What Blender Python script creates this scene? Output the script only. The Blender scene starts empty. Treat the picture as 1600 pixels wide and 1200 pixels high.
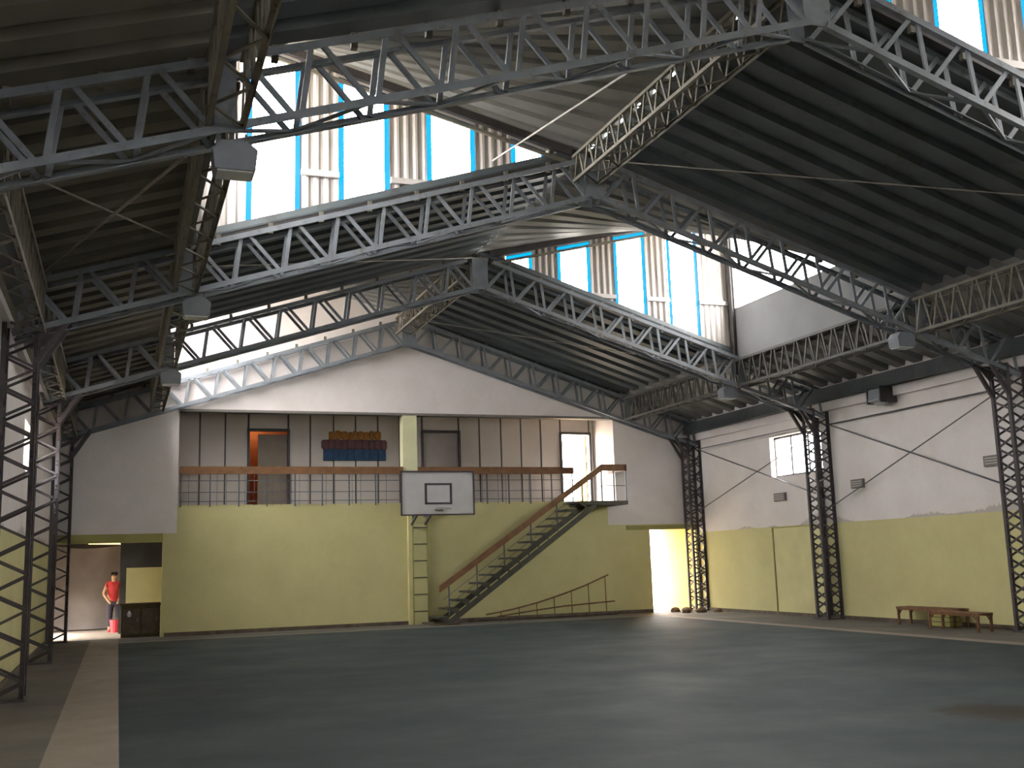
import bpy, math, random
from mathutils import Vector, Matrix
random.seed(7)
S = bpy.context.scene
COL = S.collection
R = math.radians
# ------------------------------------------------------------------ camera
FPX, YAW, PITCH, ROLL = 1665.35, R(20.304), R(9.391), R(-1.73)
CAM = Vector((-6.952, 0.0, 1.522))
fw = Vector((math.sin(YAW)*math.cos(PITCH), math.cos(YAW)*math.cos(PITCH), math.sin(PITCH)))
rt = Vector((math.cos(YAW), -math.sin(YAW), 0)); up = rt.cross(fw)
rt2 = rt*math.cos(ROLL) + up*math.sin(ROLL); up2 = -rt*math.sin(ROLL) + up*math.cos(ROLL)
cd = bpy.data.cameras.new('camera'); cam = bpy.data.objects.new('camera', cd); COL.objects.link(cam)
cd.sensor_width = 36; cd.lens = 36*FPX/1600; cd.clip_end = 500; cd.clip_start = 0.05
M = Matrix((rt2, up2, -fw)).transposed().to_4x4(); M.translation = CAM
cam.matrix_world = M
S.camera = cam
# ------------------------------------------------------------------ world, exposure
SKY = 33.5
w = bpy.data.worlds.new('sky'); S.world = w; w.use_nodes = True
bg = w.node_tree.nodes['Background']; bg.inputs[0].default_value = (1.0, 0.975, 0.95, 1); bg.inputs[1].default_value = SKY
S.view_settings.view_transform = 'Standard'; S.view_settings.look = 'None'
S.view_settings.gamma = 1; S.view_settings.use_curve_mapping = False
S.view_settings.exposure = 0.0
cy = S.cycles
cy.use_denoising = True; cy.max_bounces = 9; cy.diffuse_bounces = 6; cy.glossy_bounces = 3
cy.transparent_max_bounces = 12; cy.sample_clamp_indirect = 25.0; cy.caustics_reflective = False; cy.caustics_refractive = False
# ------------------------------------------------------------------ dimensions
B = 5.8; D = 26.502; W = 8.43; G = D + 0.3; Q = 6.2
SL = 0.3155
ZA = 7.19                       # truss bottom chord at the ridge
ZR = 7.97                       # underside of roof sheet at the ridge
RS = 0.245                      # slope of a raised panel's high edge
NF = 7
FY = {i: D-(i-1)*B for i in range(1, NF+1)}
YB = FY[NF]
zr = lambda x: ZR - SL*abs(x)
zh = lambda x: ZR + RS*abs(x)
RAISED = [(1, -1), (2, 1), (3, -1), (4, 1), (5, -1), (6, 1)]      # bay number (far frame), side
def portal(c, ux, uy, sx, sy):          # guides sky sampling through an opening; emits nothing itself
    ld = bpy.data.lights.new('skylight_portal', 'AREA'); ld.shape = 'RECTANGLE'; ld.size = sx; ld.size_y = sy
    o = bpy.data.objects.new('skylight_portal', ld); COL.objects.link(o)
    ux = Vector(ux).normalized(); uy = Vector(uy).normalized(); uz = ux.cross(uy)
    m = Matrix((ux, uy, uz)).transposed().to_4x4(); m.translation = Vector(c); o.matrix_world = m
    ld.cycles.is_portal = True
for i, s in RAISED:
    portal((s*3.3, FY[i]+.15, 7.9), (1, 0, 0), (0, 0, 1), 5.3, 3.3)                   # faces -Y
    c = (s*(Q+.1), FY[i]-2.2, 8.2)
    portal(c, (0, -s, 0), (0, 0, 1), 4.6, 2.6)                                          # faces inward
portal((0, YB-.6, 5.5), (-1, 0, 0), (0, 0, 1), 11.2, 1.0)
portal((7.6, G+2.15, 1.2), (1, 0, 0), (0, 0, 1), 1.5, 2.4)
portal((8.7, 21.8, 3.9), (0, -1, 0), (0, 0, 1), 2.4, 1.1)
portal((-8.7, 19.6, 3.6), (0, 1, 0), (0, 0, 1), 1.7, .9)
portal((-9.1, 29.3, .47), (0, 1, 0), (0, 0, 1), 2.6, .95)
portal((5.34, 28.4, 4.1), (1, 0, 0), (0, 0, 1), 1.0, 2.2)
# ------------------------------------------------------------------ materials
def nt(name):
    m = bpy.data.materials.new(name); m.use_nodes = True
    n = m.node_tree; return m, n, n.nodes['Principled BSDF']
def mat(name, col, rough=.7, var=.15, scale=3.0, metallic=0.0, bump=0.0, bscale=40, dirt=None, dirtcol=(.1, .09, .08), spec=.3):
    m, n, b = nt(name); L = n.links.new
    tc = n.nodes.new('ShaderNodeNewGeometry')
    no = n.nodes.new('ShaderNodeTexNoise'); no.inputs['Scale'].default_value = scale; no.inputs['Detail'].default_value = 6
    L(tc.outputs['Position'], no.inputs['Vector'])
    cr = n.nodes.new('ShaderNodeValToRGB')
    cr.color_ramp.elements[0].position = .3; cr.color_ramp.elements[1].position = .72
    cr.color_ramp.elements[0].color = tuple(c*(1-var) for c in col)+(1,)
    cr.color_ramp.elements[1].color = tuple(min(1, c*(1+var)) for c in col)+(1,)
    L(no.outputs['Fac'], cr.inputs['Fac'])
    out = cr.outputs['Color']
    if dirt:
        n2 = n.nodes.new('ShaderNodeTexNoise'); n2.inputs['Scale'].default_value = dirt; n2.inputs['Detail'].default_value = 8; n2.inputs['Roughness'].default_value = .7
        L(tc.outputs['Position'], n2.inputs['Vector'])
        r2 = n.nodes.new('ShaderNodeValToRGB'); r2.color_ramp.elements[0].position = .55; r2.color_ramp.elements[1].position = .75
        L(n2.outputs['Fac'], r2.inputs['Fac'])
        mx = n.nodes.new('ShaderNodeMixRGB'); mx.inputs['Color2'].default_value = tuple(dirtcol)+(1,)
        L(r2.outputs['Color'], mx.inputs['Fac']); L(out, mx.inputs['Color1']); out = mx.outputs['Color']
    L(out, b.inputs['Base Color'])
    b.inputs['Roughness'].default_value = rough; b.inputs['Metallic'].default_value = metallic
    b.inputs['Specular IOR Level'].default_value = spec
    if bump:
        n3 = n.nodes.new('ShaderNodeTexNoise'); n3.inputs['Scale'].default_value = bscale; n3.inputs['Detail'].default_value = 4
        L(tc.outputs['Position'], n3.inputs['Vector'])
        bp = n.nodes.new('ShaderNodeBump'); bp.inputs['Strength'].default_value = bump; bp.inputs['Distance'].default_value = .02
        L(n3.outputs['Fac'], bp.inputs['Height']); L(bp.outputs['Normal'], b.inputs['Normal'])
    return m
WHITE = (.80, .745, .735); YELLOW = (.64, .59, .30)
def wall_mat(name, test, stain=False):
    """plaster painted off-white above and pale yellow below; test(nodes, sep) -> socket 1 where yellow"""
    m, n, b = nt(name); L = n.links.new
    g = n.nodes.new('ShaderNodeNewGeometry'); sp = n.nodes.new('ShaderNodeSeparateXYZ'); L(g.outputs['Position'], sp.inputs[0])
    def mth(op, a, bb):
        k = n.nodes.new('ShaderNodeMath'); k.operation = op
        for i, v in enumerate((a, bb)):
            if isinstance(v, (int, float)): k.inputs[i].default_value = v
            elif v is not None: L(v, k.inputs[i])
        return k.outputs[0]
    fac = test(mth, sp)
    no = n.nodes.new('ShaderNodeTexNoise'); no.inputs['Scale'].default_value = 1.1; no.inputs['Detail'].default_value = 8; no.inputs['Roughness'].default_value = .65
    L(g.outputs['Position'], no.inputs['Vector'])
    cr = n.nodes.new('ShaderNodeValToRGB'); cr.color_ramp.elements[0].position = .3; cr.color_ramp.elements[1].position = .7
    cr.color_ramp.elements[0].color = (.88, .87, .85, 1); cr.color_ramp.elements[1].color = (1, 1, 1, 1)
    L(no.outputs['Fac'], cr.inputs['Fac'])
    mx = n.nodes.new('ShaderNodeMixRGB'); mx.inputs['Color1'].default_value = WHITE+(1,); mx.inputs['Color2'].default_value = YELLOW+(1,)
    L(fac, mx.inputs['Fac'])
    ml = n.nodes.new('ShaderNodeMixRGB'); ml.blend_type = 'MULTIPLY'; ml.inputs['Fac'].default_value = 1
    L(mx.outputs[0], ml.inputs['Color1']); L(cr.outputs[0], ml.inputs['Color2'])
    # scuffs
    n2 = n.nodes.new('ShaderNodeTexNoise'); n2.inputs['Scale'].default_value = 2.3; n2.inputs['Detail'].default_value = 10; n2.inputs['Roughness'].default_value = .75
    L(g.outputs['Position'], n2.inputs['Vector'])
    r2 = n.nodes.new('ShaderNodeValToRGB'); r2.color_ramp.elements[0].position = .68; r2.color_ramp.elements[1].position = .76
    L(n2.outputs['Fac'], r2.inputs['Fac'])
    sc = mth('MULTIPLY', r2.outputs[0], .45)
    m3 = n.nodes.new('ShaderNodeMixRGB'); m3.inputs['Color2'].default_value = (.25, .22, .17, 1)
    L(sc, m3.inputs['Fac']); L(ml.outputs[0], m3.inputs['Color1'])
    last = m3.outputs[0]
    if stain:
        zz = mth('SUBTRACT', sp.outputs[2], 2.15)
        n5 = n.nodes.new('ShaderNodeTexNoise'); n5.inputs['Scale'].default_value = 13; n5.inputs['Detail'].default_value = 8; n5.inputs['Roughness'].default_value = .8
        L(g.outputs['Position'], n5.inputs['Vector'])
        n6 = n.nodes.new('ShaderNodeTexNoise'); n6.inputs['Scale'].default_value = .45; n6.inputs['Detail'].default_value = 2
        L(g.outputs['Position'], n6.inputs['Vector'])
        hgt = mth('MULTIPLY', mth('SUBTRACT', n5.outputs['Fac'], .30), mth('MULTIPLY', mth('MAXIMUM', mth('SUBTRACT', n6.outputs['Fac'], .42), 0.0), 4.2))
        f = mth('MULTIPLY', mth('MULTIPLY', mth('GREATER_THAN', zz, 0.0), mth('LESS_THAN', zz, hgt)), .45)
        m4 = n.nodes.new('ShaderNodeMixRGB'); m4.inputs['Color2'].default_value = (.22, .17, .14, 1)
        L(f, m4.inputs['Fac']); L(last, m4.inputs['Color1']); last = m4.outputs[0]
    L(last, b.inputs['Base Color']); b.inputs['Roughness'].default_value = .85; b.inputs['Specular IOR Level'].default_value = .2
    n3 = n.nodes.new('ShaderNodeTexNoise'); n3.inputs['Scale'].default_value = 25
    L(g.outputs['Position'], n3.inputs['Vector'])
    bp = n.nodes.new('ShaderNodeBump'); bp.inputs['Strength'].default_value = .25; bp.inputs['Distance'].default_value = .01
    L(n3.outputs['Fac'], bp.inputs['Height']); L(bp.outputs['Normal'], b.inputs['Normal'])
    return m
def far_test(m, sp):
    ax = m('ABSOLUTE', sp.outputs[0], None)
    mid = m('MULTIPLY', m('LESS_THAN', ax, 5.66), m('LESS_THAN', sp.outputs[2], 3.08))
    return m('MAXIMUM', mid, m('LESS_THAN', sp.outputs[2], 2.40))
def glassy(name, col, mixw, rough=.0):
    """thin glazing: mostly lets light straight through, tinted, with a little surface sheen"""
    m = bpy.data.materials.new(name); m.use_nodes = True; n = m.node_tree; n.nodes.clear()
    o = n.nodes.new('ShaderNodeOutputMaterial'); t = n.nodes.new('ShaderNodeBsdfTransparent'); t.inputs[0].default_value = tuple(col)+(1,)
    d = n.nodes.new('ShaderNodeBsdfPrincipled'); d.inputs['Base Color'].default_value = (.5, .6, .7, 1); d.inputs['Roughness'].default_value = .3
    mx = n.nodes.new('ShaderNodeMixShader'); mx.inputs[0].default_value = mixw
    n.links.new(t.outputs[0], mx.inputs[1]); n.links.new(d.outputs[0], mx.inputs[2]); n.links.new(mx.outputs[0], o.inputs[0])
    return m
def glow(name, col, st):
    m = bpy.data.materials.new(name); m.use_nodes = True; b = m.node_tree.nodes['Principled BSDF']
    b.inputs['Base Color'].default_value = (.8, .8, .8, 1); b.inputs['Emission Color'].default_value = tuple(col)+(1,); b.inputs['Emission Strength'].default_value = st
    return m
m_far = wall_mat('painted_plaster_far', far_test)
m_side = wall_mat('painted_plaster_side', lambda m, sp: m('LESS_THAN', sp.outputs[2], 2.15), True)
m_white = mat('off_white_plaster', WHITE, .85, .06, 1.2, bump=.2)
m_yellow = mat('pale_yellow_paint', YELLOW, .8, .1, 1.5)
m_cream = mat('cream_paint', (.70, .69, .45), .8, .06, 2)
m_olive = mat('olive_paint', (.36, .33, .12), .8, .12, 2)
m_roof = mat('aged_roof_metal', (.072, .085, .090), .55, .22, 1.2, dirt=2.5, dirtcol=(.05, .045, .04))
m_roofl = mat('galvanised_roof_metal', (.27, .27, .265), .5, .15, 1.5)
m_roofm = mat('lit_roof_metal', (.15, .14, .12), .55, .2, 1.2)  # left outer sheets: roof metal made lighter and browner to carry the light there
m_clad = mat('corrugated_cladding_metal', (.58, .54, .51), .55, .1, 2)
m_knee = mat('grey_flat_sheet', (.16, .157, .157), .7, .1, 1.5)
m_truss = mat('pale_grey_steel_paint', (.20, .22, .245), .5, .15, 4, dirt=6, dirtcol=(.12, .10, .08))
m_truss2 = mat('brownish_grey_steel_paint', (.16, .145, .115), .6, .2, 4, dirt=6, dirtcol=(.09, .07, .05))  # darker, browner steel tone for girders, cleats and hangers
m_col = mat('dark_column_steel', (.075, .063, .066), .55, .2, 5)
m_girder = mat('dark_girder_steel', (.07, .066, .06), .6, .2, 5)
m_dark = mat('dark_steel', (.055, .05, .05), .5, .2, 5)
m_rod = mat('tie_rod_steel', (.26, .235, .20), .5, .2, 5)
m_wood = mat('orange_brown_wood', (.20, .098, .045), .55, .2, 6)
m_rust = mat('rusty_brown_steel', (.20, .10, .05), .75, .3, 10)
m_stair = mat('dark_green_grey_steel', (.075, .072, .05), .6, .25, 6)
m_mesh = mat('grey_rail_steel', (.13, .13, .14), .5, .15, 8)
m_panel = mat('grey_gallery_panel', (.50, .455, .42), .7, .06, 1.5)
m_seam = mat('dark_panel_seam', (.09, .085, .08), .7, .1, 3)
m_board = mat('white_backboard', (.60, .575, .575), .5, .06, 2)
m_line = mat('dark_violet_paint', (.07, .05, .06), .6, .1, 5)
m_lamp = mat('grey_lamp_housing', (.20, .215, .24), .5, .1, 5)
m_lampg = mat('lamp_glass', (.55, .56, .57), .2, .05, 5)
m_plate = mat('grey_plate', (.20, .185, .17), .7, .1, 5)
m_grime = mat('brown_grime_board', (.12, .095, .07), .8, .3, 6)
m_cloth = mat('grey_brown_tarpaulin', (.155, .13, .113), .9, .12, 2)
m_black = mat('charcoal_black', (.045, .045, .045), .8, .2, 4)
m_counter = mat('dark_brown_wood', (.075, .055, .025), .7, .25, 5)
m_concrete = mat('grey_concrete', (.33, .31, .28), .85, .15, 2, bump=.3)
m_ground = mat('pale_sandy_ground', (.48, .42, .33), .9, .15, .6)
m_sun_yellow = mat('warm_light_ochre', (.75, .43, .09), .85, .12, 2)  # warm light put into the ochre colour; there is no sun lamp
m_orange = mat('orange_curtain', (.52, .22, .11), .9, .1, 5)
m_red = mat('red_fabric', (.50, .045, .045), .85, .15, 8)
m_redp = mat('red_plastic', (.62, .06, .07), .4, .08, 8)
m_skin = mat('skin', (.48, .27, .16), .6, .06, 10)
m_brownc = mat('brown_fabric', (.20, .10, .06), .9, .15, 8)
m_darkc = mat('dark_fabric', (.04, .035, .045), .9, .15, 8)
m_hair = mat('dark_hair', (.03, .015, .012), .7, .2, 20)
m_s_orange = mat('sign_orange', (.28, .12, .015), .6, .2, 8)
m_s_maroon = mat('sign_maroon', (.11, .045, .05), .6, .2, 8)
m_s_blue = mat('sign_blue', (.018, .055, .12), .6, .25, 8)
m_stone = mat('brown_rubble', (.22, .15, .09), .9, .3, 7, bump=.5)
m_bag = mat('white_plastic', (.7, .72, .8), .5, .05, 5)
m_pane = glassy('clear_glazing', (.93, .95, .96), .04)
m_blue = glassy('blue_translucent_edging', (.0, .0175, .040), .06)
m_white_pane = glassy('opal_glazing', (.95, .95, .95), .03)
# court floor: painted zones on worn concrete
def floor_mat():
    m, n, b = nt('painted_court_concrete'); L = n.links.new
    g = n.nodes.new('ShaderNodeNewGeometry'); sp = n.nodes.new('ShaderNodeSeparateXYZ'); L(g.outputs['Position'], sp.inputs[0])
    def mth(op, a, bb):
        k = n.nodes.new('ShaderNodeMath'); k.operation = op
        for i, v in enumerate((a, bb)):
            if isinstance(v, (int, float)): k.inputs[i].default_value = v
            else: L(v, k.inputs[i])
        return k.outputs[0]
    def noise(sc, det, ro=.6, vec=None):
        k = n.nodes.new('ShaderNodeTexNoise'); k.inputs['Scale'].default_value = sc; k.inputs['Detail'].default_value = det; k.inputs['Roughness'].default_value = ro
        L(vec or g.outputs['Position'], k.inputs['Vector']); return k.outputs['Fac']
    def ramp(f, a, bb, ca=(0, 0, 0), cb=(1, 1, 1)):
        k = n.nodes.new('ShaderNodeValToRGB'); k.color_ramp.elements[0].position = a; k.color_ramp.elements[1].position = bb
        k.color_ramp.elements[0].color = tuple(ca)+(1,); k.color_ramp.elements[1].color = tuple(cb)+(1,); L(f, k.inputs[0]); return k.outputs[0]
    def mix(f, a, c):
        k = n.nodes.new('ShaderNodeMixRGB'); L(f, k.inputs[0])
        for i, v in ((1, a), (2, c)):
            if isinstance(v, tuple): k.inputs[i].default_value = v+(1,)
            else: L(v, k.inputs[i])
        return k.outputs[0]
    mp = n.nodes.new('ShaderNodeMapping'); mp.inputs['Scale'].default_value = (.35, 1, 1); L(g.outputs['Position'], mp.inputs[0])
    court = mix(ramp(noise(.55, 8, .65, mp.outputs[0]), .38, .64), (.036, .051, .052), (.053, .064, .063))
    border = mix(ramp(noise(.8, 8), .35, .65), (.12, .11, .095), (.17, .152, .13))
    strip = mix(ramp(noise(2, 6), .35, .65), (.27, .225, .18), (.32, .27, .22))
    x, y = sp.outputs[0], sp.outputs[1]
    def rng(v, a, c): return mth('MULTIPLY', mth('GREATER_THAN', v, a), mth('LESS_THAN', v, c))
    inside = mth('MULTIPLY', rng(x, -6.9, 6.15), mth('LESS_THAN', y, 25.2))
    col = mix(inside, border, court)
    col = mix(rng(x, -7.5, -6.9), col, strip)
    s2 = mth('MULTIPLY', rng(x, 6.15, 6.5), mth('LESS_THAN', y, 25.6))
    col = mix(s2, col, strip)
    s3 = mth('MULTIPLY', rng(y, 25.2, 25.6), rng(x, -6.9, 6.5))
    col = mix(mth('MULTIPLY', s3, .5), col, strip)
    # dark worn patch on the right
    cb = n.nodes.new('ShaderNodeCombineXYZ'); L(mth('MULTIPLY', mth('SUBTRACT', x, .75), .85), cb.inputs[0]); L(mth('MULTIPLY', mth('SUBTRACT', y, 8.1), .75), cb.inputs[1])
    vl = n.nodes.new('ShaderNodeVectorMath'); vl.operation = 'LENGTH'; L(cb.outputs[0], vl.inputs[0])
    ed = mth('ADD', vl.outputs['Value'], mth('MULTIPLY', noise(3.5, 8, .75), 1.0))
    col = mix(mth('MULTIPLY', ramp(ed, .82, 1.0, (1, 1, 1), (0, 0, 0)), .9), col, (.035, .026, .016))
    L(col, b.inputs['Base Color'])
    L(ramp(noise(.7, 5), .3, .7, (.6,)*3, (.8,)*3), b.inputs['Roughness'])
    b.inputs['Specular IOR Level'].default_value = .14
    bp = n.nodes.new('ShaderNodeBump'); bp.inputs['Strength'].default_value = .2; bp.inputs['Distance'].default_value = .01
    L(noise(30, 4), bp.inputs['Height']); L(bp.outputs[0], b.inputs['Normal'])
    return m
m_floor = floor_mat()
# ------------------------------------------------------------------ mesh helpers
class MB:
    def __init__(s): s.v = []; s.f = []
    def add(s, vs, fs):
        k = len(s.v); s.v += [tuple(v) for v in vs]; s.f += [tuple(i+k for i in f) for f in fs]; return s
    def box(s, x0, x1, y0, y1, z0, z1):
        vs = [(x, y, z) for x in (x0, x1) for y in (y0, y1) for z in (z0, z1)]
        return s.add(vs, [(0, 1, 3, 2), (4, 6, 7, 5), (0, 4, 5, 1), (2, 3, 7, 6), (0, 2, 6, 4), (1, 5, 7, 3)])
    def prism(s, poly, d):          # planar polygon (3-D points) extruded along vector d
        n = len(poly); d = Vector(d); a = [Vector(p) for p in poly]
        return s.add(a+[p+d for p in a], [tuple(range(n))[::-1], tuple(range(n, 2*n))]+[(i, (i+1) % n, n+(i+1) % n, n+i) for i in range(n)])
    def tube(s, pts, r, seg=8):
        pts = [Vector(p) for p in pts]; rings = []
        for i, p in enumerate(pts):
            t = (pts[min(i+1, len(pts)-1)]-pts[max(i-1, 0)]).normalized()
            a = t.cross(Vector((0, 0, 1)) if abs(t.z) < .9 else Vector((1, 0, 0))).normalized(); b = t.cross(a)
            rr = r[i] if isinstance(r, (list, tuple)) else r
            rings.append([p+a*rr*math.cos(2*math.pi*k/seg)+b*rr*math.sin(2*math.pi*k/seg) for k in range(seg)])
        vs = [v for g in rings for v in g]; fs = []
        for i in range(len(pts)-1):
            for k in range(seg): fs.append((i*seg+k, i*seg+(k+1) % seg, (i+1)*seg+(k+1) % seg, (i+1)*seg+k))
        fs.append(tuple(range(seg))[::-1]); fs.append(tuple(range((len(pts)-1)*seg, len(pts)*seg)))
        return s.add(vs, fs)
    def mesh(s, name, m):
        me = bpy.data.meshes.new(name); me.from_pydata(s.v, [], s.f); me.validate(); me.materials.append(m)
        import bmesh
        bm = bmesh.new(); bm.from_mesh(me); bmesh.ops.recalc_face_normals(bm, faces=bm.faces); bm.to_mesh(me); bm.free()
        return me
    def build(s, name, m, parent=None, smooth=False):
        if parent is not None:      # geometry is given in world coordinates
            o_ = Vector(parent['_o']) if '_o' in parent else Vector((0, 0, 0))
            s.v = [(v[0]-o_.x, v[1]-o_.y, v[2]-o_.z) for v in s.v]
        me = s.mesh(name, m)
        if smooth:
            for p in me.polygons: p.use_smooth = True
        o = bpy.data.objects.new(name, me); COL.objects.link(o)
        if parent is not None: o.parent = parent
        return o
def empty(name, loc, label=None, cat=None, group=None, kind=None):
    o = bpy.data.objects.new(name, None); COL.objects.link(o); o.location = loc; o.empty_display_size = .2
    o['_o'] = tuple(loc)
    return tag(o, label, cat, group, kind)
def tag(o, label=None, cat=None, group=None, kind=None):
    if label: o['label'] = label
    if cat: o['category'] = cat
    if group: o['group'] = group
    if kind: o['kind'] = kind
    return o
def struct(o, label=None): return tag(o, label, None, None, 'structure')
def host(o):                # lets a part carry sub-parts given in world coordinates
    o['_o'] = tuple(o.parent['_o']); return o
UNIT = {}
def unit(kind, m):
    k = (kind, m.name)
    if k not in UNIT:
        b = MB()
        if kind == 'box': b.box(0, 1, -.5, .5, -.5, .5)
        elif kind == 'angle':
            t = .16
            b.prism([(0, -.5, -.5), (0, .5, -.5), (0, .5, -.5+t), (0, -.5+t, -.5+t), (0, -.5+t, .5), (0, -.5, .5)], (1, 0, 0))
        elif kind == 'rod': b.tube([(0, 0, 0), (1, 0, 0)], .5, 6)
        UNIT[k] = b.mesh(kind+'_'+m.name, m)
    return UNIT[k]
def bar(name, p, q, wd, ht, m, parent, kind='box', side=None):
    """a straight bar from p to q sharing unit mesh data; wd along side, ht across"""
    p = Vector(p); q = Vector(q); x = (q-p); L = x.length; x.normalize()
    sd = Vector(side) if side is not None else (Vector((0, 0, 1)).cross(x) if abs(x.z) < .95 else Vector((0, 1, 0)))
    y = (sd - x*sd.dot(x)).normalized(); z = x.cross(y)
    mm = Matrix((x*L, y*wd, z*ht)).transposed().to_4x4()
    o_ = Vector(parent['_o']) if (parent is not None and '_o' in parent) else Vector((0, 0, 0))
    mm.translation = p-o_
    o = bpy.data.objects.new(name, unit(kind, m)); COL.objects.link(o)
    if parent is not None: o.parent = parent
    o.matrix_local = mm
    return o
def lattice(parent, A, Bp, upv, side, depth, width, n, m, chord=.075, web=.05, faces='nfb', start=0):
    """four-chord lattice girder from A to B (A, B lie on the bottom centre line)"""
    A = Vector(A); Bp = Vector(Bp); upv = Vector(upv).normalized(); side = Vector(side).normalized()
    def P(t, h, s): return A.lerp(Bp, t)+upv*depth*h+side*width*s
    for h in (0, 1):
        for s in (-.5, .5):
            bar('chord', P(0, h, s), P(1, h, s), chord, chord, m, parent, 'angle', side*(1 if s < 0 else -1))
    for f, s in (('n', -.5), ('f', .5)):
        if f in faces:
            for k in range(n):
                t0, t1, t2 = k/n, (k+.5)/n, (k+1)/n
                bar('web_bar', P(t0+.004, 0, s), P(t1-.006, 1, s), web, web*.55, m, parent, 'box', Bp-A)
                bar('web_bar', P(t1+.006, 1, s), P(t2-.004, 0, s), web, web*.55, m, parent, 'box', Bp-A)
    for f, h in (('b', 0), ('t', 1)):
        if f in faces:
            for k in range(n):
                sg = -.5 if k % 2 else .5
                bar('lacing_bar', P(k/n, h, sg), P((k+1)/n, h, -sg), web*.8, web*.45, m, parent, 'box', Bp-A)
# ================================================================== SETTING
# ---- floor and ground
struct(MB().box(-W-.02, W+.02, YB-.3, G+.25, -.2, 0).build('floor', m_floor), 'worn grey painted court floor of the hall')
struct(MB().box(-150, 150, -150, 150, -.5, -.22).build('ground', m_ground), 'pale sandy ground outside the hall')
# ---- far gable wall (pieces between the openings, one wall)
def quadp(b, pts, y0=G, t=.25): b.prism([(x, y0, z) for x, z in pts], (0, t, 0))
b = MB()
DLX0, DLX1, DLZ = -8.4, -5.97, 2.22
DRX0, DRX1, DRZ = 6.92, 8.35, 2.27
GX0, GX1, GZ0, GZ1 = -5.65, 5.93, 3.06, 5.37
quadp(b, [(-W-.3, 0), (DLX0, 0), (DLX0, DLZ), (-W-.3, DLZ)])
quadp(b, [(-W-.3, DLZ), (DLX1, DLZ), (DLX1, GZ0), (-W-.3, GZ0)])
quadp(b, [(DLX1, 0), (DRX0, 0), (DRX0, DRZ), (DLX1, DRZ)])
quadp(b, [(DLX1, DRZ), (DRX1, DRZ), (DRX1, GZ0), (DLX1, GZ0)])
quadp(b, [(DRX1, 0), (W+.3, 0), (W+.3, GZ0), (DRX1, GZ0)])
quadp(b, [(-W-.3, GZ0), (GX0, GZ0), (GX0, GZ1), (-W-.3, zr(W)+.25)])
quadp(b, [(GX1, GZ0), (W+.3, GZ0), (W+.3, zr(W)+.25), (GX1, GZ1)])
quadp(b, [(GX0, GZ1), (GX1, GZ1), (Q, zr(Q)+.15), (0, ZR+.15), (-Q, zh(Q)+.15), (-Q, zr(Q)+.1)])
quadp(b, [(GX0, GZ1), (-Q, zr(Q)+.15), (-W-.3, zr(W)+.25)])
quadp(b, [(GX1, GZ1), (W+.3, zr(W)+.25), (Q, zr(Q)+.15)])
struct(b.build('wall_far', m_far), 'white gable end wall, pale yellow below, with the gallery opening')
# ---- side walls
def side_wall(name, s, wy0, wy1, wz0, wz1, label):
    b = MB(); x0, x1 = (W, W+.25) if s > 0 else (-W-.25, -W); zt = zr(W)+.25
    b.box(x0, x1, YB-.3, wy0, 0, zt); b.box(x0, x1, wy1, G+.25, 0, zt)
    b.box(x0, x1, wy0, wy1, 0, wz0); b.box(x0, x1, wy0, wy1, wz1, zt)
    return struct(b.build(name, m_side), label)
side_wall('wall_right', 1, 20.85, 22.95, 3.37, 4.38, 'right side wall, white above and pale yellow below')
side_wall('wall_left', -1, 18.75, 20.35, 3.22, 4.02, 'left side wall, white above and pale yellow below')
b = MB(); BW = (5.6, 5.0, 6.0)
for pl in ([(-W-.3, 0), (W+.3, 0), (W+.3, BW[1]), (-W-.3, BW[1])], [(-W-.3, BW[1]), (-BW[0], BW[1]), (-BW[0], BW[2]), (-Q, zr(Q)+.2), (-W-.3, zr(W)+.2)],
           [(BW[0], BW[1]), (W+.3, BW[1]), (W+.3, zr(W)+.2), (Q, zr(Q)+.2), (BW[0], BW[2])], [(-BW[0], BW[2]), (BW[0], BW[2]), (Q, zr(Q)+.2), (0, ZR+.2), (-Q, zr(Q)+.2)]):
    b.prism([(x, YB-.3, z) for x, z in pl], (0, -.25, 0))
struct(b.build('wall_back', m_side), 'plain end wall behind the viewer')
# ---- ring beams under the eaves
for k, s in enumerate((1, -1)):
    xx = (W-.10, W+.05) if s > 0 else (-W-.05, -W+.10)
    struct(MB().box(xx[0], xx[1], YB-.2, G, 4.72, 4.92).build('trim_%d' % (k+1), m_white), 'pale ring beam along the top of the %s wall' % ('right' if s > 0 else 'left'))
    xx = (W-.28, W+.05) if s > 0 else (-W-.05, -W+.28)
    struct(MB().box(xx[0], xx[1], YB-.2, G, 4.92, 5.22).build('trim_%d' % (k+3), m_roof), 'dark eaves beam under the roof edge of the %s wall' % ('right' if s > 0 else 'left'))
# ---- baseboards: grimy strip where the wall meets the floor
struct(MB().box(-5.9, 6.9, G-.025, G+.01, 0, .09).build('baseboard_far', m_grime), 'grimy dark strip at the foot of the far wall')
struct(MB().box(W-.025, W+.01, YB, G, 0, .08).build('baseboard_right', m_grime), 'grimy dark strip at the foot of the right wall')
struct(MB().box(-W-.01, -W+.025, YB, G, 0, .08).build('baseboard_left', m_grime), 'grimy dark strip at the foot of the left wall')
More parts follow.
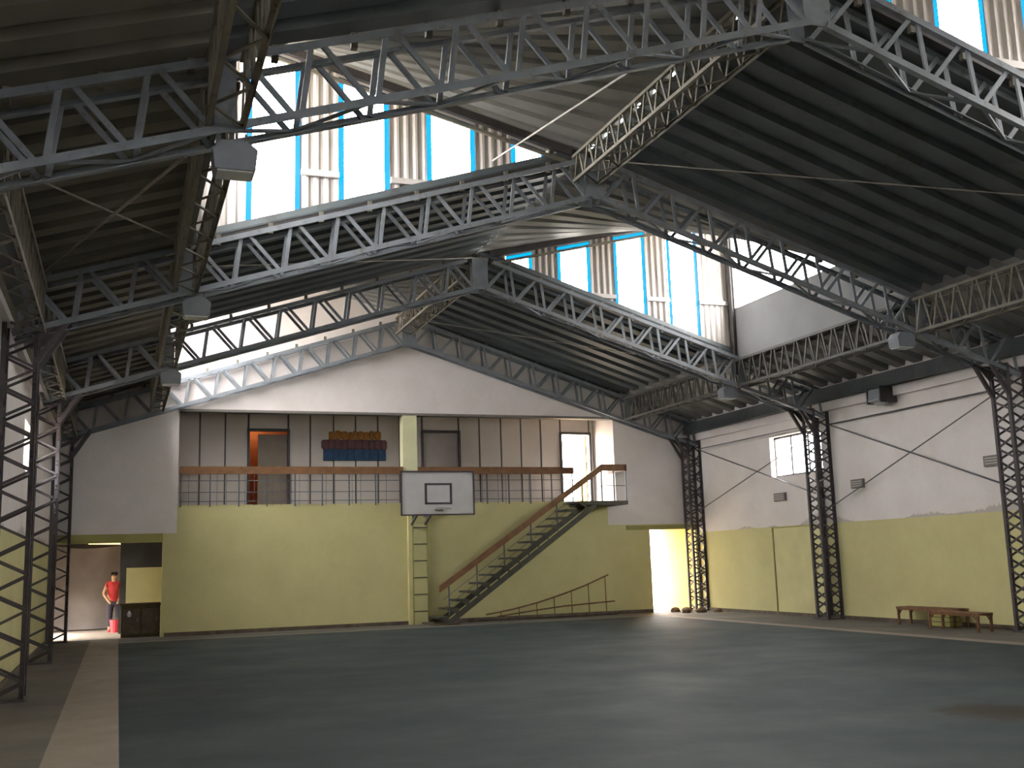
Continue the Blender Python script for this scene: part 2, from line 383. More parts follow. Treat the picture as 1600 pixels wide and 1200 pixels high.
# ---- roof: every ribbed sheet is a part
ceil = empty('ceiling', (0, 0, 0)); struct(ceil, 'dark ribbed metal roof of folded raised and sloping panels')
NS = 11
def sheets(P, m, y0, y1, rib=.10):
    """P(u, v): u from ridge side to eaves side, v from far to near frame"""
    for k in range(NS):
        prof = [(0, 0), (.50, 0), (.56, rib), (.94, rib), (1.0, 0)]
        vs = []; n = len(prof)
        for off in (0, .03):
            for u in (0, 1):
                for a, h in prof:
                    v = (k+a)/NS; p = Vector(P(u, v)); vs.append((p.x, p.y, p.z+h+off))
        fs = []
        for l in (0, 1):
            o = l*2*n
            for j in range(n-1): fs.append((o+j, o+j+1, o+n+j+1, o+n+j))
        for j in range(n-1):
            fs.append((j, j+1, 2*n+j+1, 2*n+j)); fs.append((n+j, n+j+1, 3*n+j+1, 3*n+j))
        fs.append((0, n, 3*n, 2*n)); fs.append((n-1, 2*n-1, 4*n-1, 3*n-1))
        MB().add(vs, fs).build('roof_sheet', m, ceil)
for i in range(1, NF):
    ya, yb = FY[i], FY[i+1]
    if i == 1: ya = G+.3
    if i == NF-1: yb = YB-.6
    for s in (-1, 1):
        y_ = lambda v: ya+(yb-ya)*v
        if (i, s) in RAISED:
            y0_ = ya+.22 if i > 1 else ya
            def P(u, v, s=s):
                yv = y0_+(yb-y0_)*v; t_ = (FY[i]-yv)/(FY[i]-FY[i+1])
                return (s*Q*u, yv, ZR*(1-u)+u*((1-t_)*zh(Q)+t_*zr(Q)))
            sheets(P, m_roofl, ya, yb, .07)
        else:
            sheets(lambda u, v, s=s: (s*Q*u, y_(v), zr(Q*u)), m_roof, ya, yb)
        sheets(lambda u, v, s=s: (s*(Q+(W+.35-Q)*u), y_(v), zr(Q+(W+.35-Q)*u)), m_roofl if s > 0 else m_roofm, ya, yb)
# ---- clerestory: corrugated triangles with glazed strips, low side walls with glazing above
WX = [(4.60, 5.38), (3.26, 4.04), (1.89, 2.68), (.70, 1.30)]
wn = 0
where = {(2, 1): 'on the far right skylight', (3, -1): 'on the left skylight', (4, 1): 'on the skylight at the upper right corner'}
order = ['outermost and tallest', 'second tallest', 'third', 'small triangular innermost']
for (i, s) in RAISED:
    y = FY[i]; yw = y+.12
    if i > 1:
        wl = empty('wall_clerestory_%d' % i, (0, yw, 6)); struct(wl, 'corrugated metal clerestory wall between the glazed strips '+where.get((i, s), 'behind the viewer'))
        edges = [(5.38, Q), (4.04, 4.60), (2.68, 3.26), (1.30, 1.89), (.05, .70)]
        for a, c in edges:
            nn = max(3, int((c-a)/.035)); vs = []; fs = []
            for l in (0, .03):
                for k in range(nn+1):
                    x = a+(c-a)*k/nn; dy = .018*(1 if (k//2) % 2 else -1)
                    vs += [(s*x, yw+dy+l, zr(x)-.03), (s*x, yw+dy+l, zh(x)+.03)]
            o = 2*(nn+1)
            for k in range(nn):
                fs += [(2*k, 2*k+2, 2*k+3, 2*k+1), (o+2*k, o+2*k+2, o+2*k+3, o+2*k+1), (2*k+1, 2*k+3, o+2*k+3, o+2*k+1), (2*k, 2*k+2, o+2*k+2, o+2*k)]
            MB().add(vs, fs).build('cladding_sheet', m_clad, wl)
        for x0, x1 in WX:       # sheet below and above each glazed strip
            MB().prism([(s*x0, yw-.02, zr(x0)-.03), (s*x1, yw-.02, zr(x1)-.03), (s*x1, yw-.02, zr(x1)+.06), (s*x0, yw-.02, zr(x0)+.06)], (0, .06, 0)).build('sill_sheet', m_clad, wl)
            MB().prism([(s*x0, yw-.02, zh(x0)-.16), (s*x1, yw-.02, zh(x1)-.16), (s*x1, yw-.02, zh(x1)+.05), (s*x0, yw-.02, zh(x0)+.05)], (0, .06, 0)).build('head_sheet', m_clad, wl)
        for a, c in edges[:3]: bar('girt', (s*a, yw-.05, 7.22), (s*c, yw-.05, 7.22), .05, .09, m_clad, wl)
        bar('sill_beam', (s*.3, yw-.06, zr(.3)-.03), (s*Q, yw-.06, zr(Q)-.03), .10, .12, m_dark, wl)
        bar('edge_beam', (s*.3, yw-.10, zh(.3)-.08), (s*Q, yw-.10, zh(Q)-.08), .08, .13, m_dark, wl)
        bar('edge_beam', (s*.3, yw-.16, zh(.3)-.30), (s*Q, yw-.16, zh(Q)-.30), .05, .05, m_truss2, wl)
        for wi, (x0, x1) in enumerate(WX):
            wn += 1
            wd = empty('window_%d' % wn, (s*(x0+x1)/2, yw, zr(x1)))
            struct(wd, '%s glazed strip %s, blue at its edges' % (order[wi], where.get((i, s), 'behind the viewer')))
            e = .085
            out = [(x0, zr(x0)+.06), (x1, zr(x1)+.06), (x1, zh(x1)-.16), (x0, zh(x0)-.16)]
            xa, xb = x0+e, x1-e
            inn = [(xa, zr(xa)+.06+e), (xb, zr(xb)+.06+e), (xb, zh(xb)-.16-e), (xa, zh(xa)-.16-e)]
            if inn[3][1]-inn[0][1] < .02:
                zz = (inn[3][1]+inn[0][1])/2; inn[0] = (xa, zz-.01); inn[3] = (xa, zz+.01)
            vs = []; fs = []
            for l in (0, .015):
                vs += [(s*a, yw+l, z) for a, z in out]+[(s*a, yw+l, z) for a, z in inn]
            for k in range(4):
                k2 = (k+1) % 4
                fs += [(k, k2, 4+k2, 4+k)]
            MB().add(vs[:8], fs).build('edging', m_blue, wd)
            MB().add([(s*a, yw, z) for a, z in inn], [(0, 1, 2, 3)]).build('pane', m_pane, wd)
    # low wall and glazing along the quarter line
    zk = 7.05 if i > 1 else 6.35; y1 = FY[i]+(.12 if i > 1 else .3); y2 = FY[i+1]  # farthest upstand, unseen, is cut lower to let more sky onto the gable
    zt = lambda yy: zh(Q)+(zr(Q)-zh(Q))*(FY[i]-yy)/(FY[i]-y2)
    yc = FY[i]-(zh(Q)-zk)/(zh(Q)-zr(Q))*(FY[i]-y2)
    x = s*(Q-.06)
    k_ = MB().prism([(x, y1, zr(Q)-.16), (x, y2, zr(Q)-.16), (x, y2, zr(Q)+.12), (x, yc, zk), (x, y1, zk)], (s*.06, 0, 0)).build('wall_upstand_%d' % i, m_knee)
    struct(k_, 'grey sheet upstand wall below the side glazing of the %s' % ({1: 'farthest skylight', 2: 'far right skylight', 3: 'left skylight', 4: 'upper right skylight'}.get(i, 'skylights behind the viewer, bay %d' % i)))
    wn += 1
    wd = empty('window_%d' % wn, (x, (y1+yc)/2, zk)); struct(wd, 'glaring white triangular side glazing of the %s' % ({1: 'farthest skylight', 2: 'far right skylight', 3: 'left skylight', 4: 'upper right skylight'}.get(i, 'skylights behind the viewer, bay %d' % i)))
    MB().prism([(x, y1-.3, zk), (x, yc, zk), (x, yc+.02, zk+.03), (x, y1-.3, zt(y1-.3)+.0)], (s*.012, 0, 0)).build('pane', m_white_pane, wd)
    MB().prism([(x-.02, y1, zk), (x-.02, y1-.3, zk), (x-.02, y1-.3, zt(y1-.3)), (x-.02, y1, zh(Q)+.02)], (s*.06, 0, 0)).build('corner_sheet', m_knee, wd)
    bar('corner_post', (s*(Q-.06), FY[i]-.08, zr(Q)-.5), (s*(Q-.06), FY[i]-.08, zh(Q)-.05), .14, .14, m_dark, wd)
# ---- high glazed strip added out of view in the end wall to light the gable
wn += 1
wd = empty('window_%d' % wn, (0, YB-.4, BW[1])); struct(wd, 'wide high window added unseen behind the viewer to light the far wall')
for k in range(8):
    xa = -BW[0]+1.4*k
    MB().box(xa+.03, xa+1.37, YB-.42, YB-.41, BW[1]+.03, BW[2]-.03).build('pane', m_pane, wd)
    bar('mullion', (xa, YB-.42, BW[1]), (xa, YB-.42, BW[2]), .06, .06, m_col, wd)
# ---- right wall window and left wall window
def wall_window(s, y0, y1, z0, z1, nm, label):
    global wn
    wn += 1
    wd = empty('window_%d' % wn, (s*(W+.12), (y0+y1)/2, z0)); struct(wd, label); x = s*(W+.16)
    t = .05
    for a in (z0+t/2, z1-t/2): bar('frame_bar', (x, y0, a), (x, y1, a), .05, t, m_col, wd)
    ys = [y0+(y1-y0)*k/nm for k in range(nm+1)]
    for k, yy in enumerate(ys): bar('frame_bar', (x, yy, z0), (x, yy, z1), .05, t*.7, m_col, wd, 'box', (0, 1, 0))
    for k in range(nm): MB().box(x-.004, x+.004, ys[k]+.02, ys[k+1]-.02, z0+t, z1-t).build('pane', m_pane, wd)
wall_window(1, 20.85, 22.95, 3.37, 4.38, 3, 'bright wide window high on the right wall')
wall_window(-1, 18.75, 20.35, 3.22, 4.02, 2, 'bright window high on the left wall behind the lattice columns')
# ---- gallery room behind the far wall opening
YG = G+1.35
struct(MB().box(GX0-.3, GX1+.3, G+.25, YG+.3, 2.85, GZ0-.02).build('floor_gallery', m_concrete), 'concrete floor slab of the gallery')
struct(MB().box(GX0-.3, GX1+.3, G+.25, YG+.3, 5.62, 5.8).build('ceiling_gallery', m_panel), 'low ceiling over the gallery')
struct(MB().box(GX0-.25, GX0, G+.25, YG, GZ0-.02, 5.62).build('wall_gallery_left', m_panel), 'left end wall of the gallery')
struct(MB().box(GX1, GX1+.25, G+.25, YG, GZ0-.02, 5.62).build('wall_gallery_right', m_white), 'right end wall of the gallery')
gw = empty('wall_gallery', (0, YG, 3)); struct(gw, 'grey panelled back wall of the gallery with dark seams')
zt_ = 5.62
D1 = (-3.87, -2.84, 5.06); D2 = (.78, 1.84, 5.08); D3 = (4.89, 5.80, 5.08)
bk = MB()
for a, c in ((GX0-.25, D1[0]), (D1[1], D2[0]), (D2[1], D3[0]), (D3[1], GX1+.25)): bk.box(a, c, YG+.03, YG+.15, GZ0-.02, zt_)
for d in (D1, D2, D3): bk.box(d[0], d[1], YG+.03, YG+.15, d[2], zt_)
bk.build('backing', m_seam, gw)
XS = [GX0, -5.08, -4.45, D1[0], None, D1[1], -2.27, -1.65, -1.06, -.45, .15, D2[0], None, D2[1], 2.44, 3.08, 3.68, 4.28, D3[0], None, D3[1], GX1]
for a, c in zip(XS[:-1], XS[1:]):
    if a is None or c is None: continue
    MB().box(a+.022, c-.022, YG-.005, YG+.04, GZ0, zt_).build('wall_panel', m_panel, gw)
for d in (D1, D2, D3): MB().box(d[0]+.03, d[1]-.03, YG-.005, YG+.04, d[2]+.05, zt_).build('wall_panel', m_panel, gw)
def gdoor(n, d, label):
    o = empty('door_%d' % n, ((d[0]+d[1])/2, YG, GZ0)); struct(o, label)
    for x in (d[0], d[1]): bar('jamb', (x, YG-.01, GZ0), (x, YG-.01, d[2]), .06, .12, m_dark, o, 'box', (1, 0, 0))
    bar('head', (d[0]-.03, YG-.01, d[2]), (d[1]+.03, YG-.01, d[2]), .12, .06, m_dark, o)
    return o
o = gdoor(1, D1, 'gallery door standing ajar with an orange slit of light')
MB().box(D1[0]+.25, D1[1]-.03, YG+.02, YG+.06, GZ0, D1[2]-.1).build('leaf', mat('brown_door', (.20, .165, .13), .6, .1, 4), o)
o = gdoor(2, D2, 'closed grey gallery door behind the backboard')
MB().box(D2[0]+.03, D2[1]-.03, YG+.0, YG+.05, GZ0, D2[2]-.03).build('leaf', mat('grey_door', (.32, .285, .27), .6, .06, 3), o)
o = gdoor(3, D3, 'open gallery door full of daylight at the stair top')
MB().box(D3[1]-.06, D3[1]-.02, YG+.16, YG+.95, GZ0, D3[2]-.03).build('leaf', m_sun_yellow, o)
# dim room behind the ajar door
rm = MB(); rm.box(-4.2, -2.6, YG+1.2, YG+1.3, 2.9, 5.7); rm.box(-4.3, -4.2, YG+.15, YG+1.3, 2.9, 5.7); rm.box(-2.6, -2.5, YG+.15, YG+1.3, 2.9, 5.7); rm.box(-4.3, -2.5, YG+.15, YG+1.3, 5.6, 5.7); rm.box(-4.3, -2.5, YG+.15, YG+1.3, 2.9, 3.04)
struct(rm.build('wall_store', m_orange), 'orange walls of the small room behind the ajar gallery door')
lt = bpy.data.lights.new('store_lamp', 'POINT'); lt.energy = 9; lt.color = (1, .62, .3); lt.shadow_soft_size = .08
lo = bpy.data.objects.new('store_lamp', lt); lo.location = (-3.6, YG+.75, 5.3); COL.objects.link(lo)
# central post of the gallery and pilaster
struct(MB().box(-.11, .27, G-.02, G+.3, GZ0-.1, GZ1+.02).build('trim_5', m_cream), 'cream post dividing the gallery opening')
struct(MB().box(-.02, .46, G-.14, G+.02, 0, GZ0).build('trim_6', m_yellow), 'yellow pilaster on the far wall below the backboard')
struct(MB().box(GX0-.02, GX1, G-.03, G+.26, GZ1-.04, GZ1+.02).build('trim_7', m_plate), 'thin grey lintel edge over the gallery opening')
# ---- left doorway: lintel and passage beyond
struct(MB().box(-8.45, DLX1, G-.02, G+.26, 2.2, 2.40).build('trim_8', m_olive), 'olive lintel over the left doorway')
struct(MB().box(6.2, DRX1+.1, G-.02, G+.26, DRZ-.02, DRZ+.10).build('trim_9', m_olive), 'olive lintel over the right doorway')
YP = 32.2
struct(MB().box(-10.6, -5.5, G+.2, YP+.2, -.2, -.003).build('floor_passage', mat('pale_passage_concrete', (.50, .41, .32), .8, .12, 2)), 'bare concrete floor of the left passage')
struct(MB().box(-10.6, -5.5, G+.25, YP+.2, 2.75, 2.9).build('ceiling_passage', m_black), 'dark ceiling of the left passage')
struct(MB().box(-10.6, -5.5, YP, YP+.2, 0, 2.75).build('wall_passage_far', m_cloth), 'dim far wall of the left passage')
struct(MB().box(-5.65, -5.5, G+.25, YP, 0, 2.75).build('wall_passage_right', m_yellow), 'right wall of the left passage')
b = MB(); b.box(-9.1, -8.95, G+.25, 28.0, 0, 2.75); b.box(-9.1, -8.95, 30.6, YP, 0, 2.75); b.box(-9.1, -8.95, 28.0, 30.6, .95, 2.75)
struct(b.build('wall_passage_left', m_cloth), 'left wall of the passage with a low bright gap')
b = MB(); b.box(-6.75, -5.65, 28.5, 28.6, 0, 1.62)
struct(b.build('wall_partition', m_yellow), 'half-height yellow partition in the left passage')
struct(MB().box(-6.9, -5.65, 29.1, 29.16, 0, 2.75).build('wall_dark_stand_in', m_black), 'black board standing in for the dark room behind the half-height partition')  # black board put where the room beyond is only dark
# ---- right doorway: porch whose ochre wall colour stands in for warm light
struct(MB().box(6.7, 9.2, G+.2, G+3.5, -.2, -.003).build('floor_porch', m_concrete), 'concrete floor beyond the right doorway')
struct(MB().box(6.6, 8.6, G+.25, G+2.1, 2.45, 2.6).build('shade_ceiling_porch', m_yellow), 'unseen low ceiling added to dim the wall beyond the right doorway')  # ceiling added out of view to keep sky light off the ochre wall
struct(MB().box(8.36, 8.6, G+.25, G+2.1, 0, 2.6).build('wall_porch_right', m_sun_yellow), 'wall beyond the right doorway, ochre colour standing in for warm light')
struct(MB().box(6.6, 6.85, G+.25, G+2.1, 0, 2.6).build('shade_wall_porch', m_yellow), 'unseen yellow wall added left of the right doorway porch to narrow its light')  # added out of view to narrow the sky light in the porch
# ---- closed door set in the right wall
dr = empty('door_4', (W, 21.95, 0)); struct(dr, 'closed door painted the same yellow as the right wall')
MB().box(W-.015, W+.01, 20.95, 23.02, 0, 2.10).build('leaf', m_yellow, dr)
bar('door_edge', (W-.01, 23.07, 0), (W-.01, 23.07, 2.15), .035, .03, m_olive, dr, 'box', (0, 1, 0))
bar('door_edge', (W-.01, 20.95, 2.13), (W-.01, 23.09, 2.13), .03, .03, m_olive, dr)
# ================================================================== ROOF TRUSSES
tl = {1: 'lattice roof truss lying against the white far gable wall', 2: 'pale lattice roof truss carrying the far right skylight, second from the far wall',
      3: 'lattice roof truss below the tall left skylight, third from the far wall', 4: 'near lattice roof truss crossing the top of the picture', 5: 'lattice roof truss overhead, nearest the viewer'}
for i in range(1, 6):
    y = FY[i] if i > 1 else D+.05
    t = empty('roof_truss', (0, y, ZA), tl[i], 'truss', 'lattice roof trusses')
    th = math.atan(SL); xe = W-.12; wdt = .36 if i > 1 else .3
    m = m_truss
    for s in (-1, 1):
        upv = (s*math.sin(th), 0, math.cos(th)); off = .11
        lattice(t, (s*off, y, ZA-SL*off), (s*xe, y, ZA-SL*xe), upv, (0, 1, 0), .60, wdt, 12, m, .075, .052, 'nfb')
        for qx in (Q,):
            zq = ZA-SL*qx
            MB().box(s*qx-.09, s*qx+.09, y-wdt/2-.02, y-wdt/2-.005, zq-.03, zq+.68).build('gusset_plate', m_truss, t)
        for k in range(1, 12):      # cleats that carry the sheets
            xx = s*k*.72
            bar('cleat', (xx, y, zr(xx)-.16), (xx, y, zr(xx)-.005), .06, .06, m_truss2, t)
    MB().prism([(-.17, y-wdt/2-.02, ZA-.06), (.17, y-wdt/2-.02, ZA-.06), (.17, y-wdt/2-.02, ZA+.62), (-.17, y-wdt/2-.02, ZA+.62)], (0, .02, 0)).build('apex_plate', m_truss, t)
    MB().box(-.1, .1, y+wdt/2, y+wdt/2+.02, ZA-.06, ZA+.62).build('apex_plate', m_truss, t)
# ---- ridge girders in alternate bays
for i, lab in ((1, 'lattice ridge girder between the far wall and the second truss'), (3, 'diagonal-looking lattice ridge girder rising to the near truss, right of the left skylight')):
    g = empty('ridge_girder', (0, (FY[i]+FY[i+1])/2, ZA), lab, 'girder', 'lattice ridge girders')
    lattice(g, (-.16, FY[i]-.2, ZA+.20), (-.16, FY[i+1]+.2, ZA+.20), (0, 0, 1), (1, 0, 0), .40, .40, 14, m_truss2, .05, .036, 'nfbt')
# ---- longitudinal girders at the quarter lines
ql = {(1, -1): 'lattice girder along the left roof break, nearest the far wall', (2, -1): 'lattice girder along the left roof break, between second and third trusses',
      (3, -1): 'lattice girder along the left roof break, left of the tall skylight', (4, -1): 'lattice girder along the left roof break, at the top of the picture',
      (1, 1): 'dark girder along the right roof break, nearest the far wall', (2, 1): 'dark girder below the grey upstand of the far right skylight',
      (3, 1): 'lattice girder along the right roof break, near the right picture edge', (4, 1): 'lattice girder along the right roof break, overhead'}
for (i, s), lab in ql.items():
    g = empty('purlin_girder', (s*Q, (FY[i]+FY[i+1])/2, ZA-SL*Q), lab, 'girder', 'lattice girders along the roof breaks')
    lattice(g, (s*Q, FY[i]-.2, ZA-SL*Q+.02), (s*Q, FY[i+1]+.2, ZA-SL*Q+.02), (0, 0, 1), (1, 0, 0), .58, .28, 13, m_girder if s > 0 and i < 3 else m_truss2, .05, .034, 'nfb')
# ---- eaves girders on the left
for i, lab in ((1, 'ladder-like eaves girder on the left, nearest the far wall'), (2, 'ladder-like eaves girder on the left, middle bay'), (3, 'ladder-like eaves girder at the left picture edge')):
    g = empty('eaves_girder', (-W+.3, (FY[i]+FY[i+1])/2, 4.7), lab, 'girder', 'eaves girders of the left side')
    lattice(g, (-W+.36, FY[i]-.22, 4.62), (-W+.36, FY[i+1]+.22, 4.62), (0, 0, 1), (1, 0, 0), .55, .26, 13, m_truss2, .06, .04, 'fb')
# ---- tie rods in the roof plane
def rod(p, q, lab, r=.025, m=None):
    o = bar('tie_rod', p, q, r, r, m or m_rod, None, 'rod'); return tag(o, lab, 'tie rod', 'steel tie rods')
zb = lambda x: zr(x)-.35
rod((0.15, FY[3]-.2, ZA+.6), (Q-.1, FY[4]+.2, zr(Q)-.3), 'thin tie rod crossing the dark right roof near the top of the picture', .022)
rod((0.15, D-.2, ZA+.6), (Q-.1, FY[2]+.2, zr(Q)-.3), 'thin tie rod under the dark roof, starting at the far gable peak', .022)
rod((-0.15, FY[2]-.2, ZA+.6), (-Q+.1, FY[3]+.2, zr(Q)-.3), 'thin tie rod under the dark roof left of the second truss peak', .022)
rod((-8.03, FY[3]-.2, 5.36), (-6.5, FY[4]+.2, 5.10), 'thick tie rod rising steeply across the dark left roof', .034)
rod((-7.74, FY[4]+.2, 4.80), (-6.3, FY[3]-.2, 5.95), 'thin dark tie rod crossing the thick one on the left roof', .022)
rod((-1.75, FY[3]-.3, 7.55), (-1.95, FY[4]+.25, 6.62), 'tie rod running from the left skylight up to the near truss', .03)
# ================================================================== COLUMNS
cl = {(1, -1): 'dark lattice column in the far left corner by the doorway', (2, -1): 'dark lattice column on the left wall, second from the far wall', (3, -1): 'dark lattice column at the left picture edge',
      (1, 1): 'dark lattice column in the far right corner beside the bright doorway', (2, 1): 'dark lattice column beside the bright window on the right wall', (3, 1): 'dark lattice column at the right picture edge by the benches'}
for (i, s), lab in cl.items():
    y = FY[i] if i > 1 else D+.05
    x = s*(W-.22); c = empty('lattice_column', (x, y, 0), lab, 'column', 'lattice columns')
    hw, hd, H = .19, .19 if i > 1 else .17, 4.78
    for dx in (-hw, hw):
        for dy in (-hd, hd):
            bar('post', (x+dx, y+dy, 0), (x+dx, y+dy, H), .06, .06, m_col, c, 'angle', (-dx, 0, 0))
    n = 11
    for k in range(n):
        z0, z1, z2 = H*k/n+.02, H*(k+.5)/n, H*(k+1)/n-.02
        for dy in (-hd, hd):
            bar('web_bar', (x-hw, y+dy, z0), (x+hw, y+dy, z1-.01), .034, .025, m_col, c, 'box', (0, 0, 1))
            bar('web_bar', (x+hw, y+dy, z1+.01), (x-hw, y+dy, z2), .034, .025, m_col, c, 'box', (0, 0, 1))
        for dx in (-hw, hw):
            bar('web_bar', (x+dx, y-hd, z0), (x+dx, y+hd, z1-.01), .034, .025, m_col, c, 'box', (0, 0, 1))
            bar('web_bar', (x+dx, y+hd, z1+.01), (x+dx, y-hd, z2), .034, .025, m_col, c, 'box', (0, 0, 1))
    MB().box(x-hw-.05, x+hw+.05, y-hd-.05, y+hd+.05, 0, .03).build('base_plate', m_col, c)
    for dy in (-hd, hd):
        bar('knee_brace', (x-s*hw, y+dy, 4.2), (x-s*(hw+.38), y+dy, ZA-SL*(W-.22-hw-.38)+.02), .07, .05, m_col, c, 'box', (1, 0, 0))
        MB().prism([(x-s*hw, y+dy, 4.45), (x-s*hw, y+dy, H), (x-s*(hw+.3), y+dy, H)], (0, .012, 0)).build('knee_plate', m_col, c)
# ================================================================== WALL BRACING ON THE RIGHT
wrx = [W-.03]
def wrod(y0, z0, y1, z1, lab, r=.03):
    wrx[0] -= .03; rod((wrx[0], y0, z0), (wrx[0], y1, z1), lab, r, m_mesh)
wrod(FY[2]-.25, 4.40, FY[3]+.25, 4.40, 'level tie rod near the top of the right wall, nearer bay', .035)
wrod(FY[2]-.35, 4.38, FY[3]+.25, 2.56, 'wall bracing rod falling towards the right picture edge', .035)
wrod(FY[3]+.3, 4.36, FY[2]-.25, 2.52, 'wall bracing rod rising towards the right picture edge', .025)
wrod(D-.3, 4.45, FY[2]+.25, 4.45, 'level tie rod above the bright window on the right wall', .03)
wrod(D-.3, 4.43, FY[2]+.25, 2.85, 'wall bracing rod falling to the column beside the bright window', .03)
wrod(D-.3, 2.75, FY[2]+.25, 4.20, 'wall bracing rod rising from the far right corner column', .025)
# ================================================================== FAR WALL FITTINGS
# ---- gallery railing
def railing(x0, x1, lab):
    r = empty('gallery_railing', ((x0+x1)/2, G-.03, GZ0), lab, 'railing', 'gallery railings')
    MB().box(x0, x1, G-.07, G-.02, 3.80, 3.985).build('top_board', m_wood, r)
    n = max(2, round((x1-x0)/.66))
    for k in range(n+1):
        x = x0+.04+(x1-x0-.08)*k/n
        bar('post', (x, G-.03, GZ0-.05), (x, G-.03, 3.82), .035, .03, m_mesh, r)
    for z in (3.36, 3.64, 3.14): bar('rail', (x0, G-.03, z), (x1, G-.03, z), .018, .018, m_mesh, r)
    nb = round((x1-x0)/.22)
    for k in range(nb):
        if k % 3: 
            x = x0+(x1-x0)*k/nb
            bar('baluster', (x, G-.03, GZ0-.03), (x, G-.03, 3.81), .010, .010, m_mesh, r)
railing(-5.63, -.12, 'brown-topped gallery railing left of the cream post')
railing(.28, 4.66, 'brown-topped gallery railing right of the cream post')
# ---- sign of three rows of bright blocks on the gallery wall
sg = empty('wall_sign', (-1.1, YG-.05, 4.25), 'sign of orange, maroon and blue block lettering rows on the gallery wall', 'sign')
ys_ = YG-.05
def row(x0, x1, z0, z1, n, m, jag):
    random.seed(int(x1*100)+n)
    ws = [random.uniform(.8, 1.25) for _ in range(n)]; tot = sum(ws); x = x0
    for wv in ws:
        wd = (x1-x0)*wv/tot; dz = random.uniform(-jag, jag); c = min(.045, wd*.3)
        a0, a1, b0, b1 = x, x+wd-.012, z0+dz*.5, z1+dz
        MB().prism([(a0+c, ys_, b0), (a1-c*.4, ys_, b0), (a1, ys_, b0+c*.4), (a1, ys_, b1-c), (a1-c, ys_, b1), (a0+c*.5, ys_, b1), (a0, ys_, b1-c*.5), (a0, ys_, b0+c)], (0, .06, 0)).build('sign_block', m, sg)
        x += wd
row(-1.78, -.36, 4.83, 5.06, 9, m_s_orange, .02)
row(-1.98, -.20, 4.58, 4.83, 10, m_s_maroon, .025)
row(-1.92, -.23, 4.28, 4.57, 8, m_s_blue, .008)
MB().box(-1.93, -.24, YG-.02, YG-.006, 4.27, 4.83).build('backing_board', m_black, sg)
# ---- basketball backboard
bb = empty('basketball_backboard', (.52, 25.75, 2.7), 'white basketball backboard with dark border in front of the gallery', 'backboard')
yb = 25.75; X0, X1, Z0, Z1 = -.43, 1.45, 2.70, 3.775
bd = host(MB().box(X0, X1, yb, yb+.04, Z0, Z1).build('board', m_board, bb))
for a in (Z0, Z1): bar('border_strip', (X0-.015, yb-.005, a), (X1+.015, yb-.005, a), .035, .035, m_line, bd)
for a in (X0, X1): bar('border_strip', (a, yb-.005, Z0), (a, yb-.005, Z1), .035, .035, m_line, bd, 'box', (1, 0, 0))
tx0, tx1, tz0, tz1 = .20, .85, 2.98, 3.46
for a in (tz0, tz1): MB().box(tx0-.03, tx1+.03, yb-.006, yb, a-.025, a+.025).build('target_line', m_line, bd)
for a in (tx0, tx1): MB().box(a-.03, a+.03, yb-.006, yb, tz0, tz1).build('target_line', m_line, bd)
pts = [(.52+.225*math.cos(2*math.pi*k/20), yb-.36+.225*math.sin(2*math.pi*k/20), 2.83) for k in range(21)]
MB().tube(pts, .012, 6).build('hoop', mat('worn_hoop_steel', (.30, .27, .25), .5, .1, 8), bb)
MB().box(.44, .60, yb-.15, yb-.002, 2.79, 2.87).build('hoop_bracket', m_plate, bb)
for x in (-.05, 1.05):
    for z in (2.95, 3.5): bar('support_arm', (x, yb+.04, z), (.1 if x < .5 else .4, G-.14, z-.25 if z < 3.2 else z-.5), .05, .05, m_mesh, bb)
for x in (.06, .42): bar('support_arm', (x, G-.15, 2.5), (x, yb+.04, 2.85), .05, .05, m_mesh, bb)
# ---- ladder on the pilaster
ld = empty('wall_ladder', (.28, G-.2, 0), 'narrow rung ladder on the yellow pilaster under the backboard', 'ladder')
for x in (.08, .46): bar('stile', (x, G-.19, 0), (x, G-.19, 2.72), .03, .03, m_olive, ld)
for k in range(6): bar('rung', (.08, G-.19, .32+.42*k), (.46, G-.19, .32+.42*k), .03, .03, m_stair, ld)
# ---- staircase
sc = empty('staircase', (2.5, 26.2, 0), 'steel staircase with brown handrail climbing to the gallery', 'staircase')
SX0, SX1, SZ = .45, 4.55, 3.0; yn, yf = 25.75, 26.55; NST = 15
sl = SZ/(SX1-SX0)
for y in (yn, yf):
    MB().prism([(SX0+.10, y-.02, 0), (SX0+.33, y-.02, 0), (SX1+.30, y-.02, SZ-.16), (SX1+.30, y-.02, SZ-.03), (SX1+.22, y-.02, SZ-.06)], (0, .04, 0)).build('stringer', m_stair, sc)
for k in range(NST):
    x = SX0+(SX1-SX0)*(k+.5)/NST; z = SZ*(k+1)/NST
    MB().box(x-.15, x+.15, yn-.03, yf+.03, z-.045, z).build('step', m_stair, sc)
    MB().prism([(x-.13, yn-.025, z-.03), (x+.13, yn-.025, z-.03), (x+.13, yn-.025, z-.17)], (0, .02, 0)).build('step_bracket', m_stair, sc)
ld_ = MB().box(SX1-.05, 5.75, yn-.05, G-.01, SZ-.10, SZ).build('landing', m_stair, sc)
MB().box(.30, .95, yn-.15, yf+.15, 0, .045).build('foot_plate', m_grime, sc)
hr = [(.50, .86), (5.02, 3.87), (5.75, 3.87)]; hh = .15; yy = yn-.05
def hprism(a, c): return MB().prism([(a[0], yy, a[1]-hh/2), (c[0], yy, c[1]-hh/2), (c[0], yy, c[1]+hh/2+.02), (a[0], yy, a[1]+hh/2+.02)], (0, .06, 0))
hprism(hr[0], hr[1]).build('handrail', m_wood, sc); hprism(hr[1], hr[2]).build('handrail', m_wood, sc)
MB().box(5.69, 5.75, yy, G-.02, 3.80, 3.96).build('handrail', m_wood, sc)
